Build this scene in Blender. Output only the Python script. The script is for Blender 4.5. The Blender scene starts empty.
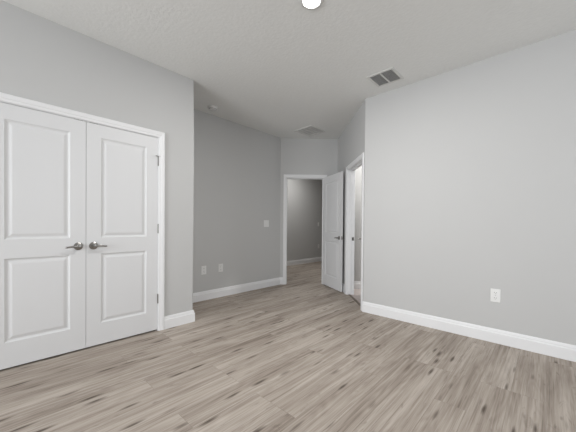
import bpy, bmesh, math, random
from mathutils import Vector, Matrix
random.seed(7)
scene = bpy.context.scene
PI = math.pi

# ------------------------------------------------------------------ camera
CAM_H = 1.1219
YAW, PIT, ROL = 0.7512, -0.0091, 0.0081
Fv = Vector((-math.sin(YAW)*math.cos(PIT), math.cos(YAW)*math.cos(PIT), math.sin(PIT)))
R0 = Vector((math.cos(YAW), math.sin(YAW), 0)); U0 = R0.cross(Fv)
Rv = R0*math.cos(ROL) + U0*math.sin(ROL); Uv = Rv.cross(Fv)
cam_data = bpy.data.cameras.new('camera')
cam = bpy.data.objects.new('camera', cam_data)
scene.collection.objects.link(cam)
M = Matrix((Rv, Uv, -Fv)).transposed().to_4x4(); M.translation = Vector((0, 0, CAM_H))
cam.matrix_world = M
cam_data.sensor_width = 36.0
cam_data.lens = 279.43/576*36.0
cam_data.shift_y = (228.283-216)/576      # horizon sits below the middle of the frame
cam_data.clip_start = 0.05
scene.camera = cam

# ------------------------------------------------------------------ world, lights, exposure
scene.view_settings.view_transform = 'Standard'
scene.view_settings.look = 'None'
scene.view_settings.gamma = 1.0
scene.view_settings.use_curve_mapping = False
scene.view_settings.exposure = 0.06
world = bpy.data.worlds.new('world'); scene.world = world
world.use_nodes = True
world.node_tree.nodes['Background'].inputs[0].default_value = (0.75, 0.85, 1.0, 1)
world.node_tree.nodes['Background'].inputs[1].default_value = 1.0

def area(name, loc, rot, sx, sy, power, color=(1, 1, 1), spread=None):
    d = bpy.data.lights.new(name, 'AREA'); d.shape = 'RECTANGLE'
    d.size = sx; d.size_y = sy; d.energy = power; d.color = color
    if spread: d.spread = spread
    o = bpy.data.objects.new(name, d); o.location = loc; o.rotation_euler = rot
    scene.collection.objects.link(o); return o
# area lights standing for daylight inside the back window and an added side one
area('window_daylight', (-1.20, -3.75, 1.50), (-PI/2, 0, PI), 2.4, 1.7, 92, (0.95, 0.975, 1.0), 2.2)
area('added_daylight_side', (2.55, 2.05, 1.50), (0, PI/2, 0), 1.7, 1.8, 18, (0.95, 0.975, 1.0), 2.6)  # added side source, out of view, to light the closet wall

# ------------------------------------------------------------------ materials
def mat(name, color, rough=0.5, metal=0.0, bump=None, emit=None, spec=None, var=None):
    m = bpy.data.materials.new(name); m.use_nodes = True
    nt = m.node_tree; b = nt.nodes['Principled BSDF']
    b.inputs['Base Color'].default_value = (*color, 1)
    b.inputs['Roughness'].default_value = rough
    b.inputs['Metallic'].default_value = metal
    if spec is not None: b.inputs['Specular IOR Level'].default_value = spec
    tc = nt.nodes.new('ShaderNodeTexCoord')
    if var:                                    # faint unevenness of the paint itself
        n = nt.nodes.new('ShaderNodeTexNoise'); n.inputs['Scale'].default_value = var[0]; n.inputs['Detail'].default_value = 3
        nt.links.new(tc.outputs['Object'], n.inputs['Vector'])
        mr = nt.nodes.new('ShaderNodeMapRange'); mr.inputs['To Min'].default_value = 1-var[1]; mr.inputs['To Max'].default_value = 1+var[1]
        nt.links.new(n.outputs[0], mr.inputs[0])
        mx = nt.nodes.new('ShaderNodeVectorMath'); mx.operation = 'SCALE'; mx.inputs[0].default_value = color
        nt.links.new(mr.outputs[0], mx.inputs['Scale']); nt.links.new(mx.outputs[0], b.inputs['Base Color'])
    if bump:
        sc_, st, di = bump
        n = nt.nodes.new('ShaderNodeTexNoise'); n.inputs['Scale'].default_value = sc_; n.inputs['Detail'].default_value = 3
        bp = nt.nodes.new('ShaderNodeBump'); bp.inputs['Strength'].default_value = st; bp.inputs['Distance'].default_value = di
        nt.links.new(tc.outputs['Object'], n.inputs['Vector'])
        nt.links.new(n.outputs[0], bp.inputs['Height']); nt.links.new(bp.outputs[0], b.inputs['Normal'])
    if emit:
        b.inputs['Emission Color'].default_value = (*emit[0], 1); b.inputs['Emission Strength'].default_value = emit[1]
    return m

def wood_floor():
    m = bpy.data.materials.new('grey_oak_planks'); m.use_nodes = True
    nt = m.node_tree; N = nt.nodes; L = nt.links; b = N['Principled BSDF']
    tc = N.new('ShaderNodeTexCoord'); sep = N.new('ShaderNodeSeparateXYZ'); L.new(tc.outputs['Object'], sep.inputs[0])
    cmb = N.new('ShaderNodeCombineXYZ'); L.new(sep.outputs['Y'], cmb.inputs['X']); L.new(sep.outputs['X'], cmb.inputs['Y'])
    br = N.new('ShaderNodeTexBrick'); L.new(cmb.outputs[0], br.inputs['Vector'])
    br.offset = 0.37; br.offset_frequency = 3; br.squash = 1
    br.inputs['Scale'].default_value = 1; br.inputs['Brick Width'].default_value = 1.22; br.inputs['Row Height'].default_value = 0.178
    br.inputs['Mortar Size'].default_value = 0.0012; br.inputs['Mortar Smooth'].default_value = 0.3; br.inputs['Bias'].default_value = 0
    br.inputs['Color1'].default_value = (0, 0, 0, 1); br.inputs['Color2'].default_value = (1, 1, 1, 1); br.inputs['Mortar'].default_value = (.5, .5, .5, 1)
    rnd = N.new('ShaderNodeSeparateColor'); L.new(br.outputs['Color'], rnd.inputs[0])
    def math_(op, a, bb, clamp=False):
        n = N.new('ShaderNodeMath'); n.operation = op; n.use_clamp = clamp
        for i, v in enumerate((a, bb)):
            if isinstance(v, (int, float)): n.inputs[i].default_value = v
            else: L.new(v, n.inputs[i])
        return n.outputs[0]
    w = math_('MULTIPLY', rnd.outputs[0], 37.0)
    def stretched(kx, ky, detail, rough_, dist, off=0.0):
        c = N.new('ShaderNodeCombineXYZ')
        L.new(math_('MULTIPLY', sep.outputs['Y'], kx), c.inputs['X']); L.new(math_('MULTIPLY', sep.outputs['X'], ky), c.inputs['Y'])
        L.new(math_('ADD', w, off), c.inputs['Z'])
        n = N.new('ShaderNodeTexNoise'); n.inputs['Scale'].default_value = 1; n.inputs['Detail'].default_value = detail
        n.inputs['Roughness'].default_value = rough_; n.inputs['Distortion'].default_value = dist
        L.new(c.outputs[0], n.inputs['Vector']); return n.outputs[0]
    broad = stretched(1.0, 8, 3, .55, .5)
    grain = stretched(1.1, 46, 5, .62, .45, 3.3)
    fibre = stretched(4, 190, 3, .6, .3, 9.1)
    knots = stretched(3.4, 15, 4, .6, 1.8, 17.7)
    v = math_('ADD', math_('MULTIPLY', broad, .46), math_('ADD', math_('MULTIPLY', grain, .46), math_('MULTIPLY', fibre, .22)))
    cath = stretched(.9, 6.5, 1, .4, .4, 41.9)
    cl = math_('SINE', math_('MULTIPLY', cath, 95.0), 0)
    v = math_('ADD', v, math_('MULTIPLY', cl, .016))
    v = math_('ADD', v, math_('MULTIPLY', math_('SUBTRACT', rnd.outputs[0], .5), .05))
    ramp = N.new('ShaderNodeValToRGB'); L.new(v, ramp.inputs[0]); e = ramp.color_ramp.elements
    e[0].position = .37; e[0].color = (.16, .128, .102, 1)
    e[1].position = .76; e[1].color = (.58, .522, .466, 1)
    x = ramp.color_ramp.elements.new(.485); x.color = (.315, .266, .226, 1)
    x = ramp.color_ramp.elements.new(.595); x.color = (.425, .370, .321, 1)
    streak = stretched(1.6, 80, 3, .6, .35, 29.3)
    sr = N.new('ShaderNodeMapRange'); L.new(streak, sr.inputs[0])
    sr.inputs['From Min'].default_value = .55; sr.inputs['From Max'].default_value = .70; sr.inputs['To Min'].default_value = 0; sr.inputs['To Max'].default_value = .35
    ms = N.new('ShaderNodeMix'); ms.data_type = 'RGBA'; L.new(sr.outputs[0], ms.inputs['Factor'])
    L.new(ramp.outputs[0], ms.inputs['A']); ms.inputs['B'].default_value = (.15, .12, .098, 1)
    kr = N.new('ShaderNodeMapRange'); L.new(knots, kr.inputs[0])
    kr.inputs['From Min'].default_value = .615; kr.inputs['From Max'].default_value = .72; kr.inputs['To Min'].default_value = 0; kr.inputs['To Max'].default_value = .35
    vc = N.new('ShaderNodeCombineXYZ'); L.new(math_('ADD', math_('MULTIPLY', sep.outputs['Y'], 2.6), math_('MULTIPLY', broad, .25)), vc.inputs['X'])
    L.new(math_('MULTIPLY', sep.outputs['X'], 14.0), vc.inputs['Y']); L.new(w, vc.inputs['Z'])
    vo = N.new('ShaderNodeTexVoronoi'); vo.inputs['Scale'].default_value = 1; L.new(vc.outputs[0], vo.inputs['Vector'])
    vr = N.new('ShaderNodeMapRange'); L.new(math_('ADD', vo.outputs['Distance'], math_('MULTIPLY', math_('SUBTRACT', grain, .5), .35)), vr.inputs[0])
    vr.inputs['From Min'].default_value = .06; vr.inputs['From Max'].default_value = .22; vr.inputs['To Min'].default_value = .85; vr.inputs['To Max'].default_value = 0
    kk = math_('MAXIMUM', kr.outputs[0], vr.outputs[0])
    mk = N.new('ShaderNodeMix'); mk.data_type = 'RGBA'; L.new(kk, mk.inputs['Factor'])
    L.new(ms.outputs['Result'], mk.inputs['A']); mk.inputs['B'].default_value = (.075, .055, .042, 1)
    mm = N.new('ShaderNodeMix'); mm.data_type = 'RGBA'; L.new(math_('MULTIPLY', br.outputs['Fac'], .4), mm.inputs['Factor'])
    L.new(mk.outputs['Result'], mm.inputs['A']); mm.inputs['B'].default_value = (.10, .08, .065, 1)
    L.new(mm.outputs['Result'], b.inputs['Base Color'])
    b.inputs['Roughness'].default_value = .6; b.inputs['Specular IOR Level'].default_value = .2
    bp = N.new('ShaderNodeBump'); bp.inputs['Strength'].default_value = .25; bp.inputs['Distance'].default_value = .001
    L.new(math_('SUBTRACT', v, br.outputs['Fac']), bp.inputs['Height']); L.new(bp.outputs[0], b.inputs['Normal'])
    return m

def tile_floor():
    m = mat('bathroom_tile', (.50, .44, .42), .4)
    nt = m.node_tree; b = nt.nodes['Principled BSDF']
    tc = nt.nodes.new('ShaderNodeTexCoord'); br = nt.nodes.new('ShaderNodeTexBrick'); br.offset = .5
    br.inputs['Scale'].default_value = 1; br.inputs['Brick Width'].default_value = .6; br.inputs['Row Height'].default_value = .3
    br.inputs['Mortar Size'].default_value = .003
    br.inputs['Color1'].default_value = (.50, .44, .42, 1); br.inputs['Color2'].default_value = (.54, .48, .455, 1); br.inputs['Mortar'].default_value = (.33, .29, .27, 1)
    nt.links.new(tc.outputs['Object'], br.inputs['Vector']); nt.links.new(br.outputs['Color'], b.inputs['Base Color'])
    return m

WALL = mat('grey_wall_paint', (.565, .565, .560), .75, bump=(170, .10, .002), var=(1.3, .012), spec=.25)
CEIL = mat('ceiling_texture_paint', (.82, .825, .81), .9, bump=(42, .38, .006), var=(30, .03), spec=.15)
WHITE = mat('white_satin_paint', (.82, .822, .83), .38, bump=(260, .03, .001), spec=.4)
DOORW = mat('white_door_paint', (.73, .733, .74), .42, bump=(300, .04, .001), spec=.35)
PLASTIC = mat('white_plastic', (.80, .80, .79), .35)
SLOT = mat('dark_slot', (.03, .03, .03), .6)
NICKEL = mat('satin_nickel', (.33, .32, .305), .30, metal=1.0)
DARKM = mat('dark_metal', (.08, .078, .075), .45, metal=.6)
VENTM = mat('vent_white_enamel', (.70, .70, .68), .45)
DUCT = mat('duct_grey', (.36, .36, .36), .8)
RUBBER = mat('white_rubber', (.7, .7, .68), .6)
LENS = mat('lit_lens', (.9, .9, .9), .4, emit=((1.0, .985, .96), 9.0))
STRIP = mat('brown_transition_strip', (.16, .125, .10), .5)
WOOD = wood_floor(); TILE = tile_floor()

# ------------------------------------------------------------------ helpers
def obj(name, bm, m, parent=None, smooth=False):
    bmesh.ops.recalc_face_normals(bm, faces=bm.faces)
    me = bpy.data.meshes.new(name); bm.to_mesh(me); bm.free()
    for mm in (m if isinstance(m, (list, tuple)) else [m]): me.materials.append(mm)
    if smooth:
        for p in me.polygons: p.use_smooth = True
        me.set_sharp_from_angle(angle=math.radians(35))
    o = bpy.data.objects.new(name, me); scene.collection.objects.link(o)
    if parent: o.parent = parent
    return o
def tag(o, label=None, cat=None, group=None, kind=None):
    if label: o['label'] = label
    if cat: o['category'] = cat
    if group: o['group'] = group
    if kind: o['kind'] = kind
    return o
def box(bm, x0, x1, y0, y1, z0, z1, T=None, bev=0.0):
    r = bmesh.ops.create_cube(bm, size=1)
    S = Matrix.Translation(((x0+x1)/2, (y0+y1)/2, (z0+z1)/2)) @ Matrix.Diagonal((abs(x1-x0), abs(y1-y0), abs(z1-z0), 1))
    bmesh.ops.transform(bm, matrix=S, verts=r['verts'])
    vs = r['verts']
    if bev:
        es = list({e for v in vs for e in v.link_edges})
        rr = bmesh.ops.bevel(bm, geom=es, offset=bev, segments=2, affect='EDGES', profile=.6)
        vs = list({v for f in rr['faces'] for v in f.verts} | {v for v in vs if v.is_valid})
    if T is not None: bmesh.ops.transform(bm, matrix=T, verts=[v for v in vs if v.is_valid])
def lathe(bm, prof, seg=32, T=None):
    """prof: list of (r, h) about the local z axis"""
    rings = []; allv = []
    for r, h in prof:
        if r < 1e-6:
            v = bm.verts.new((0, 0, h)); rings.append([v]); allv.append(v)
        else:
            ring = [bm.verts.new((r*math.cos(2*PI*i/seg), r*math.sin(2*PI*i/seg), h)) for i in range(seg)]
            rings.append(ring); allv += ring
    for a, b in zip(rings, rings[1:]):
        for i in range(seg):
            j = (i+1) % seg
            if len(a) == 1 and len(b) == 1: continue
            if len(a) == 1: bm.faces.new((a[0], b[j], b[i]))
            elif len(b) == 1: bm.faces.new((a[i], a[j], b[0]))
            else: bm.faces.new((a[i], a[j], b[j], b[i]))
    if T is not None: bmesh.ops.transform(bm, matrix=T, verts=allv)
def tube(bm, pts, rad, seg=12, T=None):
    """rounded bar along pts; rad: list of (ra, rb) half sizes"""
    rings = []; allv = []
    for i, p in enumerate(pts):
        p = Vector(p); a = Vector(pts[max(i-1, 0)]); b = Vector(pts[min(i+1, len(pts)-1)])
        t = (b-a).normalized(); up = Vector((0, 0, 1)) if abs(t.z) < .9 else Vector((0, 1, 0))
        s = t.cross(up).normalized(); u = s.cross(t)
        ring = [bm.verts.new(p + s*rad[i][0]*math.cos(2*PI*k/seg) + u*rad[i][1]*math.sin(2*PI*k/seg)) for k in range(seg)]
        rings.append(ring); allv += ring
    for a, b in zip(rings, rings[1:]):
        for k in range(seg): bm.faces.new((a[k], a[(k+1) % seg], b[(k+1) % seg], b[k]))
    bm.faces.new(rings[0][::-1]); bm.faces.new(rings[-1])
    if T is not None: bmesh.ops.transform(bm, matrix=T, verts=allv)

H = 2.7922
TH = 0.115
def frame_of(p0, p1, out):
    """matrix: local x along the wall, local y out of the room (into the wall), z up"""
    d = (Vector(p1)-Vector(p0)).normalized()
    n = Vector((-d.y, d.x)) * out
    T = Matrix(((d.x, n.x, 0, p0[0]), (d.y, n.y, 0, p0[1]), (0, 0, 1, 0), (0, 0, 0, 1)))
    return T, (Vector(p1)-Vector(p0)).length
def wall(name, p0, p1, out, holes=(), th=TH, e0=0.0, e1=0.0, label='', m=None, bevel_at=None, z1=H):
    """holes: (s0, s1, z0, z1). e0/e1 move the back corners along the wall for mitres"""
    T, Ln = frame_of(p0, p1, out)
    ss = sorted({0.0, Ln} | {h[0] for h in holes} | {h[1] for h in holes})
    zs = sorted({0.0, z1} | {h[2] for h in holes} | {h[3] for h in holes})
    def solid(i, j):
        if i < 0 or j < 0 or i >= len(ss)-1 or j >= len(zs)-1: return False
        s = (ss[i]+ss[i+1])/2; z = (zs[j]+zs[j+1])/2
        return not any(h[0] < s < h[1] and h[2] < z < h[3] for h in holes)
    bm = bmesh.new(); cache = {}
    def V(i, k, j):
        if (i, k, j) not in cache:
            s = ss[i]
            if k and i == 0: s += e0
            if k and i == len(ss)-1: s += e1
            cache[(i, k, j)] = bm.verts.new((s, th*k, zs[j]))
        return cache[(i, k, j)]
    for i in range(len(ss)-1):
        for j in range(len(zs)-1):
            if not solid(i, j): continue
            for k in (0, 1): bm.faces.new((V(i, k, j), V(i+1, k, j), V(i+1, k, j+1), V(i, k, j+1)))
            if not solid(i-1, j): bm.faces.new((V(i, 0, j), V(i, 1, j), V(i, 1, j+1), V(i, 0, j+1)))
            if not solid(i+1, j): bm.faces.new((V(i+1, 0, j), V(i+1, 1, j), V(i+1, 1, j+1), V(i+1, 0, j+1)))
            if not solid(i, j-1): bm.faces.new((V(i, 0, j), V(i+1, 0, j), V(i+1, 1, j), V(i, 1, j)))
            if not solid(i, j+1): bm.faces.new((V(i, 0, j+1), V(i+1, 0, j+1), V(i+1, 1, j+1), V(i, 1, j+1)))
    if bevel_at is not None:
        es = [e for e in bm.edges if all(abs(v.co.x-bevel_at) < 1e-4 and abs(v.co.y) < 1e-4 for v in e.verts)]
        bmesh.ops.bevel(bm, geom=es, offset=.016, segments=5, affect='EDGES', profile=.5)
    bmesh.ops.transform(bm, matrix=T, verts=bm.verts)
    o = obj(name, bm, m or WALL)
    return tag(o, label, 'wall', kind='structure')

BASE = [(0, 0), (.015, 0), (.015, .094), (.0135, .099), (.0095, .104), (.0095, .114), (.007, .124), (.0035, .133), (0, .135)]
def baseboard(name, pts, side, label):
    """pts: plan polyline on the wall faces; side = +1/-1 for which side the room lies"""
    bm = bmesh.new(); P = [Vector(p) for p in pts]; rings = []
    for i, p in enumerate(P):
        ns = []
        if i > 0: d = (P[i]-P[i-1]).normalized(); ns.append(Vector((-d.y, d.x))*side)
        if i < len(P)-1: d = (P[i+1]-P[i]).normalized(); ns.append(Vector((-d.y, d.x))*side)
        n = ns[0] if len(ns) == 1 else (ns[0]+ns[1]).normalized()/((ns[0]+ns[1]).normalized().dot(ns[0]))
        rings.append([bm.verts.new((p.x+n.x*t, p.y+n.y*t, z)) for t, z in BASE])
    for a, b in zip(rings, rings[1:]):
        for k in range(len(BASE)): bm.faces.new((a[k], a[(k+1) % len(BASE)], b[(k+1) % len(BASE)], b[k]))
    bm.faces.new(rings[0]); bm.faces.new(rings[-1][::-1])
    return tag(obj(name, bm, WHITE), label, 'baseboard', kind='structure')

CASE = [(0, 0), (0, .009), (.004, .011), (.020, .012), (.026, .0155), (.050, .0175), (.057, .0165), (.060, .013), (.060, 0)]
def trim(name, T, s0, s1, zt, th, label, side_back=True, stop_y=None, strike=None):
    """door frame: jambs, stop and casings on both faces; (s0, s1, zt) clear opening"""
    J = .018; bm = bmesh.new()
    box(bm, s0-J, s0, -.001, th+.001, 0, zt+J, T); box(bm, s1, s1+J, -.001, th+.001, 0, zt+J, T); box(bm, s0, s1, -.001, th+.001, zt, zt+J, T)
    if stop_y is not None:
        a, b = stop_y
        box(bm, s0, s0+.011, a, b, 0, zt, T); box(bm, s1-.011, s1, a, b, 0, zt, T); box(bm, s0+.011, s1-.011, a, b, zt-.011, zt, T)
    for face in ((0, -1), (th, 1)) if side_back else ((0, -1),):
        y0, sg = face; q = .005; rings = []
        for cs, cz, ds, dz in ((s0-q, 0, -1, 0), (s0-q, zt+q, -1, 1), (s1+q, zt+q, 1, 1), (s1+q, 0, 1, 0)):
            rings.append([bm.verts.new(T @ Vector((cs+ds*w, y0+sg*t, cz+dz*w))) for w, t in CASE])
        for a, b in zip(rings, rings[1:]):
            for k in range(len(CASE)): bm.faces.new((a[k], a[(k+1) % len(CASE)], b[(k+1) % len(CASE)], b[k]))
        bm.faces.new(rings[0]); bm.faces.new(rings[-1][::-1])
    return tag(obj(name, bm, WHITE), label, 'door frame', kind='structure')

# ------------------------------------------------------------------ plan
AX = -3.0137                       # closet wall plane (x)
BY = 3.3665                        # long plain wall plane (y)
FX = -3.7518                       # recessed wall plane (x)
ENDY = 1.622                       # closet wall ends here
XR, YB = 2.60, -3.80               # walls behind the camera
cC = Vector((FX, 3.80)); q2 = math.sqrt(.5)
dC = Vector((q2, q2)); cB = Vector((-1.775, BY)); dD = Vector((-q2, q2))
# corner of the two diagonal walls
xCD = (1.5915-7.5518)/2; cCD = Vector((xCD, 1.5915-xCD))

def poly_slab(name, pts, z0, z1, m, label, cat):
    bm = bmesh.new()
    lo = [bm.verts.new((x, y, z0)) for x, y in pts]; hi = [bm.verts.new((x, y, z1)) for x, y in pts]
    bm.faces.new(lo[::-1]); bm.faces.new(hi)
    for i in range(len(pts)): j = (i+1) % len(pts); bm.faces.new((lo[i], lo[j], hi[j], hi[i]))
    return tag(obj(name, bm, m), label, cat, kind='structure')
Cend = cC + dC*7.4
tB = .055   # the tile starts half way under the bathroom door
tile_a = cCD + Vector((tB, tB)); tile_b = Vector((cB.x+.02, 1.5915+2*tB-cB.x-.02))
tile_pts = [(tile_a.x, tile_a.y), (tile_b.x, tile_b.y), (2.71, tile_b.y), (2.71, 6.2), (-1.35, 6.2)]
wood_pts = [(-5.45, 2.6), (-3.87, 2.6), (-3.87, YB-.12), (2.72, YB-.12), (2.72, tile_b.y), (tile_b.x, tile_b.y), (tile_a.x, tile_a.y),
            (-1.35, 6.2), (Cend.x, Cend.y), (Cend.x, 9.15), (-5.45, 9.15)]
poly_slab('floor', wood_pts, -.10, 0, WOOD, 'grey brown wood plank floor running through bedroom and doorway', 'floor')
poly_slab('floor_bathroom', tile_pts, -.10, 0.0, TILE, 'pinkish tile floor seen past the narrow bathroom doorway', 'floor')
poly_slab('ceiling', [(-5.46, 2.5), (-3.9, 2.5), (-3.9, YB-.13), (2.73, YB-.13), (2.73, 6.4), (1.7, 9.2), (-5.46, 9.2)], H, H+.12, CEIL,
          'light grey textured ceiling over the whole room', 'ceiling')

# walls of the bedroom. Local s runs p0 -> p1
CL0, CL1, CLT = -.034, 1.218, 2.035        # closet opening in y
TA, _ = frame_of((AX, YB), (AX, ENDY), 1)  # y out of room is -x
sA = lambda y: y-YB
wall('wall_closet', (AX, YB), (AX, ENDY), 1, [(sA(CL0)-.018, sA(CL1)+.018, 0, CLT+.018)], bevel_at=ENDY-YB, label='grey wall around the white double closet doors')
wall('wall_closet_end', (AX-TH, ENDY), (FX, ENDY), 1, label='short grey wall turning back from the closet corner')
wall('wall_recess', (FX, YB), (FX, 3.80), 1, e1=.048, label='darker grey recessed wall with two outlets and a switch')
C0, C1, DT = .122, .823, 2.035
TC, LC = frame_of(cC, cC+dC, 1)
wall('wall_entry', cC, Cend, 1, [(C0-.018, C1+.018, 0, DT+.018)], e0=.048, label='diagonal grey wall holding the open bedroom doorway')
D0, D1 = .100, .905
TD, LD = frame_of(cB, cCD, -1)
wall('wall_bathroom', cB, cCD, -1, [(D0-.018, D1+.018, 0, DT+.018)], e0=.048, label='narrow grey wall holding the bathroom doorway')
wall('wall_plain', cB, (XR, BY), 1, e0=.048, label='wide plain light grey wall with one outlet')
wall('wall_window_side', (XR, BY+TH), (XR, YB), 1, [(.48, 2.38, .6, 2.4)], label='grey wall with the added window behind the viewer')
wall('wall_window_back', (XR+TH, YB), (FX-TH, YB), 1, [(2.66, 5.16, .6, 2.4)], label='grey wall with wide window at the back of the room')
bw0 = cB + dD*1.33 + dC*TH
wall('wall_bathroom_near', bw0, bw0+dC*2.4, 1, label='pale bathroom wall seen through the narrow doorway')
# hall beyond the bedroom door
HX = -5.33
wall('wall_hall', (HX, 2.6), (HX, 9.1), 1, label='grey hall wall seen through the open bedroom doorway')
wall('wall_hall_near', (FX-TH, 2.7), (HX, 2.7), -1, label='grey wall closing the hall behind the recess')
wall('wall_hall_far', (HX, 9.0), (Cend.x, 9.0), 1, label='grey wall at the far end of the hall')
# bathroom behind the second doorway
wall('wall_bathroom_far', (-1.55, 6.05), (.80, 6.05), 1, label='pale far wall of the bathroom')
wall('wall_bathroom_side', (.75, 6.05), (.75, BY+TH), 1, label='pale side wall of the bathroom')

# windows behind the camera, the side one added to light the closet
def window(name, T, s0, s1, z0, z1, label):
    bm = bmesh.new(); f = .05
    for a, b, c, d in ((s0, s0+f, z0, z1), (s1-f, s1, z0, z1), (s0+f, s1-f, z0, z0+f), (s0+f, s1-f, z1-f, z1), ((s0+s1)/2-.02, (s0+s1)/2+.02, z0+f, z1-f), (s0+f, s1-f, (z0+z1)/2-.02, (z0+z1)/2+.02)):
        box(bm, a, b, .03, .09, c, d, T)
    w = tag(obj(name, bm, WHITE), label, 'window', kind='structure')
    g = bpy.data.materials.new('window_glass'); g.use_nodes = True
    b = g.node_tree.nodes['Principled BSDF']; b.inputs['Transmission Weight'].default_value = 1; b.inputs['Roughness'].default_value = 0; b.inputs['IOR'].default_value = 1.45
    for a, c in ((s0+f, (s0+s1)/2-.02), ((s0+s1)/2+.02, s1-f)):
        for d, e in ((z0+f, (z0+z1)/2-.02), ((z0+z1)/2+.02, z1-f)):
            bm = bmesh.new(); box(bm, a, c, .057, .063, d, e, T); obj('window_pane', bm, g, w)
    return w
TS, _ = frame_of((XR, BY+TH), (XR, YB), 1); window('window_1', TS, .48, 2.38, .6, 2.4, 'unseen white framed window added behind the viewer to light the closet')
TK, _ = frame_of((XR+TH, YB), (FX-TH, YB), 1); window('window_2', TK, 2.66, 5.16, .6, 2.4, 'white framed window in the back wall of the bedroom')

# frames and baseboards
trim('trim_1', TA, sA(CL0), sA(CL1), CLT, TH, 'white casing around the double closet doors', side_back=False, stop_y=(.050, .062))
trim('trim_2', TC, C0, C1, DT, TH, 'white casing around the open bedroom doorway', stop_y=(.040, .075))
t3 = trim('trim_3', TD, D0, D1, DT, TH, 'white casing around the narrow bathroom doorway', stop_y=(.040, .072))
cw = .065
baseboard('baseboard_closet', [(AX, CL1+cw), (AX, ENDY), (FX, ENDY), (FX, 3.80), tuple(cC+dC*(C0-cw))], -1, 'white baseboard wrapping the closet corner and the recessed wall')
baseboard('baseboard_closet_near', [(AX, YB), (AX, CL0-cw)], -1, 'white baseboard before the closet doors')
baseboard('baseboard_entry', [tuple(cC+dC*(C1+cw)), tuple(cCD), tuple(cB+dD*(D1+cw))], -1, 'white baseboard behind the open bedroom door')
baseboard('baseboard_plain', [tuple(cB+dD*.012), tuple(cB), (XR, BY), (XR, YB), (AX, YB)], -1, 'tall white baseboard along the wide plain wall')
baseboard('baseboard_hall', [(HX, 2.7), (HX, 9.0), (Cend.x, 9.0)], -1, 'white baseboard of the hall seen through the doorway')
baseboard('baseboard_bathroom', [tuple(bw0), tuple(bw0+dC*2.4)], -1, 'white baseboard inside the bathroom')
# transition strip under the bathroom door
bm = bmesh.new(); box(bm, D0, D1, .030, .060, -.002, .006, TD, bev=.0025)
tag(obj('trim_4', bm, STRIP), 'brown transition strip on the floor under the bathroom doorway', 'threshold', kind='structure')

# ------------------------------------------------------------------ doors
def door_mesh(w, h, t):
    """x 0..w, z 0..h, faces at y=0 and y=t; two moulded raised panels on each face"""
    bm = bmesh.new()
    st, br_, lk0, lk1, tp = .112, .195, .838, .985, .118
    zs = [0, br_, lk0, lk1, h-tp, h]; xs = [0, st, w-st, w]
    prof = [(0, 0), (.003, .0035), (.012, .0085), (.019, .0095), (.024, .0085), (.040, .003), (.046, .0022)]
    for y, sg in ((0, 1), (t, -1)):
        V = {}
        def v(x, z, d=0):
            k = (round(x, 5), round(z, 5), round(d, 5))
            if k not in V: V[k] = bm.verts.new((x, y+sg*d, z))
            return V[k]
        for i in range(3):
            for j in range(5):
                if i == 1 and j in (1, 3):
                    x0, x1, z0, z1 = xs[i], xs[i+1], zs[j], zs[j+1]; prev = None
                    for o_, d in prof:
                        ring = [v(x0+o_, z0+o_, d), v(x1-o_, z0+o_, d), v(x1-o_, z1-o_, d), v(x0+o_, z1-o_, d)]
                        if prev:
                            for k in range(4): bm.faces.new((prev[k], prev[(k+1) % 4], ring[(k+1) % 4], ring[k]))
                        prev = ring
                    bm.faces.new(prev)
                else:
                    bm.faces.new((v(xs[i], zs[j]), v(xs[i+1], zs[j]), v(xs[i+1], zs[j+1]), v(xs[i], zs[j+1])))
    bm.verts.ensure_lookup_table()
    def q(*c): bm.faces.new([bm.verts.new(p) for p in c])
    q((0, 0, 0), (0, t, 0), (0, t, h), (0, 0, h)); q((w, 0, 0), (w, t, 0), (w, t, h), (w, 0, h))
    q((0, 0, 0), (w, 0, 0), (w, t, 0), (0, t, 0)); q((0, 0, h), (w, 0, h), (w, t, h), (0, t, h))
    bmesh.ops.remove_doubles(bm, verts=bm.verts, dist=1e-5)
    return bm

def handle(parent, x, z, y, outy, dirx):
    """rose on a door face; lever points along dirx*x, outy = -1 towards -y"""
    Rm = Matrix.Translation((x, y, z)) @ (Matrix.Rotation(PI/2, 4, 'X') if outy < 0 else Matrix.Rotation(-PI/2, 4, 'X'))
    bm = bmesh.new()
    lathe(bm, [(0, 0), (.033, 0), (.034, .003), (.032, .008), (.024, .012), (.015, .015), (0, .0155)], 36, Rm)
    hd = tag(obj('door_handle', bm, NICKEL, parent, smooth=True), 'satin nickel lever handle')
    bm = bmesh.new()
    Lm = Matrix.Translation((x, y, z)) @ Matrix.Diagonal((dirx, outy, 1, 1))
    lathe(bm, [(.012, .012), (.0115, .030), (.0125, .046), (.010, .058), (0, .060)], 20, Rm)
    pts = [(0, .046, 0), (.018, .050, .001), (.045, .052, .0), (.066, .050, -.003), (.082, .046, -.006), (.092, .043, -.005), (.096, .041, -.003)]
    rad = [(.009, .0105), (.0085, .010), (.0065, .008), (.0055, .0075), (.005, .0075), (.0045, .007), (.002, .004)]
    tube(bm, pts, rad, 14, Lm)
    obj('lever', bm, NICKEL, hd, smooth=True)
    return hd
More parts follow.
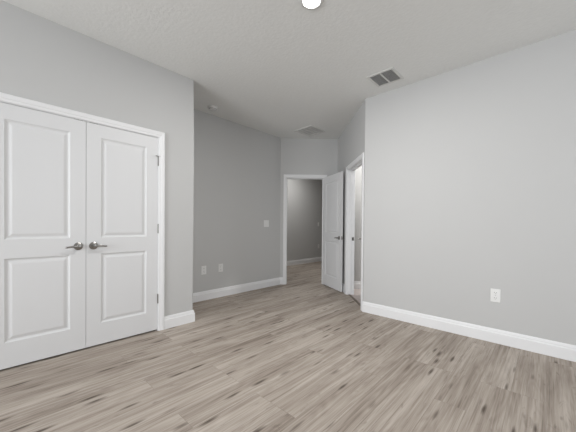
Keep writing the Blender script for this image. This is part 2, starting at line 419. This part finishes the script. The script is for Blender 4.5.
def hinge(parent, x, y, z, leafdir, pin_stop=False):
    bm = bmesh.new()
    for k in range(5):
        z0 = z-.045+k*.018
        lathe(bm, [(0, z0+.0005), (.0062, z0+.0005), (.0062, z0+.0175), (0, z0+.0175)], 14, Matrix.Translation((x, y, 0)))
    lathe(bm, [(0, z+.045), (.0045, z+.045), (.005, z+.049), (0, z+.052)], 12, Matrix.Translation((x, y, 0)))
    lathe(bm, [(0, z-.051), (.005, z-.049), (.0045, z-.045), (0, z-.045)], 12, Matrix.Translation((x, y, 0)))
    box(bm, min(x, x+leafdir*.004), max(x, x+leafdir*.004), y, y+.006, z-.045, z+.045)
    h = obj('hinge', bm, NICKEL, parent, smooth=True)
    if pin_stop:
        bm = bmesh.new(); lathe(bm, [(0, z+.049), (.010, z+.049), (.010, z+.054), (0, z+.054)], 14, Matrix.Translation((x, y, 0)))
        tube(bm, [(x, y, z+.0515), (x-.020, y-.012, z+.0515), (x-.032, y-.010, z+.0515)], [(.0035, .0035)]*3, 8)
        tube(bm, [(x, y, z+.0515), (x+.016, y-.008, z+.0515)], [(.0035, .0035)]*2, 8)
        obj('pin_stop', bm, NICKEL, h, smooth=True)
    return h

DH = 2.017; DTK = .035
def place(o, T): o.matrix_world = T
# closet leaves: local x along +y of the world, local y into the closet
mid = .592; g = .0015
TL = Matrix(((0, -1, 0, AX-.004), (1, 0, 0, 0), (0, 0, 1, .015), (0, 0, 0, 1)))
def closet_leaf(name, y0, y1, label, hinge_side):
    w = y1-y0
    o = tag(obj(name, door_mesh(w, DH, DTK), DOORW), label, 'door', kind='structure')
    T = TL.copy(); T[1][3] = y0; place(o, T)
    hx, hd = (.055 if hinge_side > 0 else w-.055), (1 if hinge_side > 0 else -1)
    handle(o, hx, .912, 0, -1, hd)
    ex = w+.002 if hinge_side > 0 else -.002
    for z in (.325, 1.065, 1.775): hinge(o, ex, -.0065, z, -hinge_side, pin_stop=(z > 1.7))
    cx = .055 if hinge_side > 0 else w-.055
    bm = bmesh.new(); box(bm, cx-.032, cx+.032, -.0006, .024, DH-.0005, DH+.0045)
    lathe(bm, [(.009, DH+.004), (.007, DH+.008), (0, DH+.010)], 12, Matrix.Translation((cx, .012, 0)))
    obj('ball_catch', bm, DARKM, o)
    return o
closet_leaf('door_1', CL0+.002, mid-g, 'white two-panel closet door farther from the wall corner, its hinge edge out of view', -1)
closet_leaf('door_2', mid+g, CL1-.002, 'white two-panel closet door beside the grey wall corner, hinges showing', 1)

# bedroom door, swung into the room
hinge_pt = Vector((-3.176, 4.384)); free = Vector((-2.563, 4.055))
dd = (free-hinge_pt).normalized(); nn = Vector((-dd.y, dd.x))
W3 = (free-hinge_pt).length
TO = Matrix(((dd.x, nn.x, 0, hinge_pt.x), (dd.y, nn.y, 0, hinge_pt.y), (0, 0, 1, .012), (0, 0, 0, 1)))
d3 = tag(obj('door_3', door_mesh(W3, DH+.016, DTK), DOORW), 'white two-panel door standing open in the diagonal doorway', 'door', kind='structure'); place(d3, TO)
handle(d3, W3-.062, .91, 0, -1, -1); handle(d3, W3-.062, .91, DTK, 1, -1)
bm = bmesh.new(); box(bm, W3-.001, W3+.0012, .007, .028, .91-.028, .91+.028); box(bm, W3, W3+.008, .012, .023, .91-.008, .91+.008)
obj('latch_plate', bm, NICKEL, d3)
for z in (.25, 1.02, 1.78): hinge(d3, -.004, DTK+.004, z, 1)

# bathroom door, a little ajar into the bathroom
Dh = cB + dD*(D0+.003) + Vector((q2, q2))*(TH-.001)
al = math.radians(12.0)
db = Vector((dD.x*math.cos(al)+q2*math.sin(al), dD.y*math.cos(al)+q2*math.sin(al))); nb = Vector((db.y, -db.x))
if nb.dot(Vector((1, 1))) > 0: nb = -nb          # towards the bedroom
TB_ = Matrix(((db.x, nb.x, 0, Dh.x), (db.y, nb.y, 0, Dh.y), (0, 0, 1, .012), (0, 0, 0, 1)))
W4 = .798
d4 = tag(obj('door_4', door_mesh(W4, DH, DTK), DOORW), 'white bathroom door slightly ajar, seen nearly edge on', 'door', kind='structure'); place(d4, TB_)
handle(d4, W4-.062, .91, 0, -1, -1); handle(d4, W4-.062, .91, DTK, 1, -1)
for z in (.25, 1.02, 1.78): hinge(d4, -.004, -.004, z, 1)
# strike plate on the far jamb of the bathroom doorway
bm = bmesh.new(); box(bm, D1-.0018, D1+.0002, .078, TH-.001, .885, .945, TD)
sp = obj('strike_plate', bm, NICKEL, t3)
bm = bmesh.new(); box(bm, D1-.0022, D1, .086, .103, .900, .930, TD); obj('strike_hole', bm, SLOT, sp)

# ------------------------------------------------------------------ wall plates
def rot_plate(px, py, pz, n):
    """local: x right seen from the room, y into the wall"""
    n = Vector(n).normalized(); x = Vector((-n.y, n.x, 0))
    return Matrix(((x.x, -n.x, 0, px), (x.y, -n.y, 0, py), (0, 0, 1, pz), (0, 0, 0, 1)))
def outlet(loc, n, label, w=.080, h=.128):
    bm = bmesh.new(); box(bm, -w/2, w/2, -.006, 0, -h/2, h/2, bev=.0025)
    o = tag(obj('wall_outlet', bm, PLASTIC), label, 'outlet', 'duplex outlets on the grey walls'); o.matrix_world = rot_plate(*loc, n)
    for s in (-1, 1):
        bm = bmesh.new(); box(bm, -.017, .017, -.0085, -.005, s*.026-.0155, s*.026+.0155, bev=.0015)
        r = obj('receptacle', bm, PLASTIC, o)
        bm = bmesh.new()
        for xx in (-.0075, .0075): box(bm, xx-.0013, xx+.0013, -.0089, -.0080, s*.026-.001, s*.026+.008)
        box(bm, -.0025, .0025, -.0089, -.0080, s*.026-.010, s*.026-.006)
        obj('slot', bm, SLOT, r)
    bm = bmesh.new(); lathe(bm, [(0, .0055), (.003, .0055), (.003, .0068), (0, .0072)], 12, Matrix.Rotation(PI/2, 4, 'X')); obj('screw', bm, NICKEL, o)
    return o
def switch(loc, n, label, gangs=1):
    w, h = .075+.047*(gangs-1), .122
    bm = bmesh.new(); box(bm, -w/2, w/2, -.006, 0, -h/2, h/2, bev=.0025)
    o = tag(obj('light_switch', bm, PLASTIC), label, 'light switch'); o.matrix_world = rot_plate(*loc, n)
    for k in range(gangs):
        cx = (k-(gangs-1)/2)*.047
        bm = bmesh.new(); box(bm, cx-.0165, cx+.0165, -.0075, -.005, -.0335, .0335, bev=.001)
        box(bm, cx-.014, cx+.014, -.0105, -.006, -.030, .030, T=Matrix.Rotation(math.radians(3), 4, 'X'), bev=.0015)
        obj('rocker', bm, PLASTIC, o)
    return o
outlet((-.372, BY, .460), (0, -1, 0), 'white wall outlet on the wide plain wall above the baseboard')
outlet((FX, 2.185, .450), (1, 0, 0), 'white outlet on the recessed wall, closer to the closet corner')
outlet((FX, 2.478, .455), (1, 0, 0), 'white outlet on the recessed wall, second from the closet corner')
outlet((HX, 7.13, .478), (1, 0, 0), 'small white outlet on the hall wall through the doorway')
switch((FX, 3.438, 1.158), (1, 0, 0), 'white two-rocker switch plate on recessed wall beside the doorway', 2)
switch((HX, 7.11, 1.175), (1, 0, 0), 'small white switch on the hall wall through the doorway', 1)

# ------------------------------------------------------------------ ceiling fittings
def downlight(x, y, label, power, r=.063):
    bm = bmesh.new()
    lathe(bm, [(r, -.006), (r+.004, -.010), (r+.016, -.009), (r+.024, -.004), (r+.025, 0), (r, 0), (r, -.006)], 48)
    o = tag(obj('ceiling_light', bm, VENTM, smooth=True), label, 'ceiling light'); o.location = (x, y, H)
    bm = bmesh.new(); lathe(bm, [(r, -.007), (r*.6, -.009), (0, -.010)], 48); l = obj('lens', bm, LENS, o, smooth=True); tag(l, 'glowing white lens')
    d = bpy.data.lights.new('ceiling_light_glow', 'AREA'); d.shape = 'DISK'; d.size = 2*r; d.energy = power; d.color = (1.0, .985, .96)
    g_ = bpy.data.objects.new('ceiling_light_glow', d); g_.location = (x, y, H-.014); scene.collection.objects.link(g_)
    return o
downlight(-1.305, 1.634, 'round recessed light glowing white in the middle of the ceiling', 26)
downlight(-4.4, 5.6, 'unseen round recessed light added to brighten the hall', 20)  # extra lamp out of view, put in to light the hall walls
downlight(-1.70, 4.65, 'unseen round recessed light added to brighten the bathroom', 34)  # added out of view so the bathroom reads bright through its doorway

def vent_return():
    x0, x1, y0, y1 = -1.512, -1.212, 2.884, 3.184
    bm = bmesh.new(); fw = .026
    for a in ((x0, x1, y0, y0+fw), (x0, x1, y1-fw, y1), (x0, x0+fw, y0+fw, y1-fw), (x1-fw, x1, y0+fw, y1-fw)):
        box(bm, *a, H-.008, H, bev=.002)
    o = tag(obj('ceiling_vent', bm, VENTM), 'square white return grille with two dark louvred halves above the plain wall', 'vent')
    xm = (x0+x1)/2
    bm = bmesh.new(); box(bm, xm-.007, xm+.007, y0+fw, y1-fw, H-.010, H-.002); obj('divider', bm, VENTM, o)
    bm = bmesh.new(); box(bm, x0+fw, x1-fw, y0+fw, y1-fw, H-.0015, H-.0005); obj('duct_opening', bm, DUCT, o)
    for xa, xb in ((x0+fw, xm-.007), (xm+.007, x1-fw)):
        bm = bmesh.new(); n = 18
        for k in range(n):
            yc = y0+fw + (k+.5)*(y1-y0-2*fw)/n
            T = Matrix.Translation((0, yc, H-.006)) @ Matrix.Rotation(math.radians(40), 4, 'X')
            box(bm, xa, xb, -.0045, .0045, -.0005, .0005, T)
        obj('louvre_panel', bm, mat('louvre_grey', (.62, .62, .61), .5), o)
def vent_supply():
    x0, x1, y0, y1 = -3.285, -2.905, 3.655, 4.065
    bm = bmesh.new(); fw = .035
    for a in ((x0, x1, y0, y0+fw), (x0, x1, y1-fw, y1), (x0, x0+fw, y0+fw, y1-fw), (x1-fw, x1, y0+fw, y1-fw)):
        box(bm, *a, H-.009, H, bev=.003)
    o = tag(obj('ceiling_vent', bm, VENTM), 'square white supply register with broad blades above the open doorway', 'vent')
    bm = bmesh.new(); box(bm, x0+fw, x1-fw, y0+fw, y1-fw, H-.0015, H-.0005); obj('duct_opening', bm, mat('duct_pale', (.88, .88, .87), .8), o)
    n = 4
    for k in range(n):
        xc = x0+fw + (k+.5)*(x1-x0-2*fw)/n
        bm = bmesh.new(); T = Matrix.Translation((xc, 0, H-.009)) @ Matrix.Rotation(math.radians(11), 4, 'Y')
        box(bm, -.028, .028, y0+fw, y1-fw, -.0008, .0008, T); obj('blade', bm, VENTM, o)
vent_return(); vent_supply()
bm = bmesh.new(); lathe(bm, [(0, -.038), (.030, -.038), (.046, -.034), (.058, -.024), (.064, -.010), (.068, -.008), (.068, 0), (0, 0)], 40)
sd = tag(obj('smoke_detector', bm, PLASTIC, smooth=True), 'round white smoke detector on the ceiling beside the recessed wall', 'smoke detector'); sd.location = (-3.50, 2.165, H)
bm = bmesh.new(); lathe(bm, [(.0485, -.0335), (.0500, -.0345), (.0535, -.0295), (.0525, -.0275)], 40); tag(obj('sensor_grille', bm, DUCT, sd, smooth=True), 'dark slotted ring')
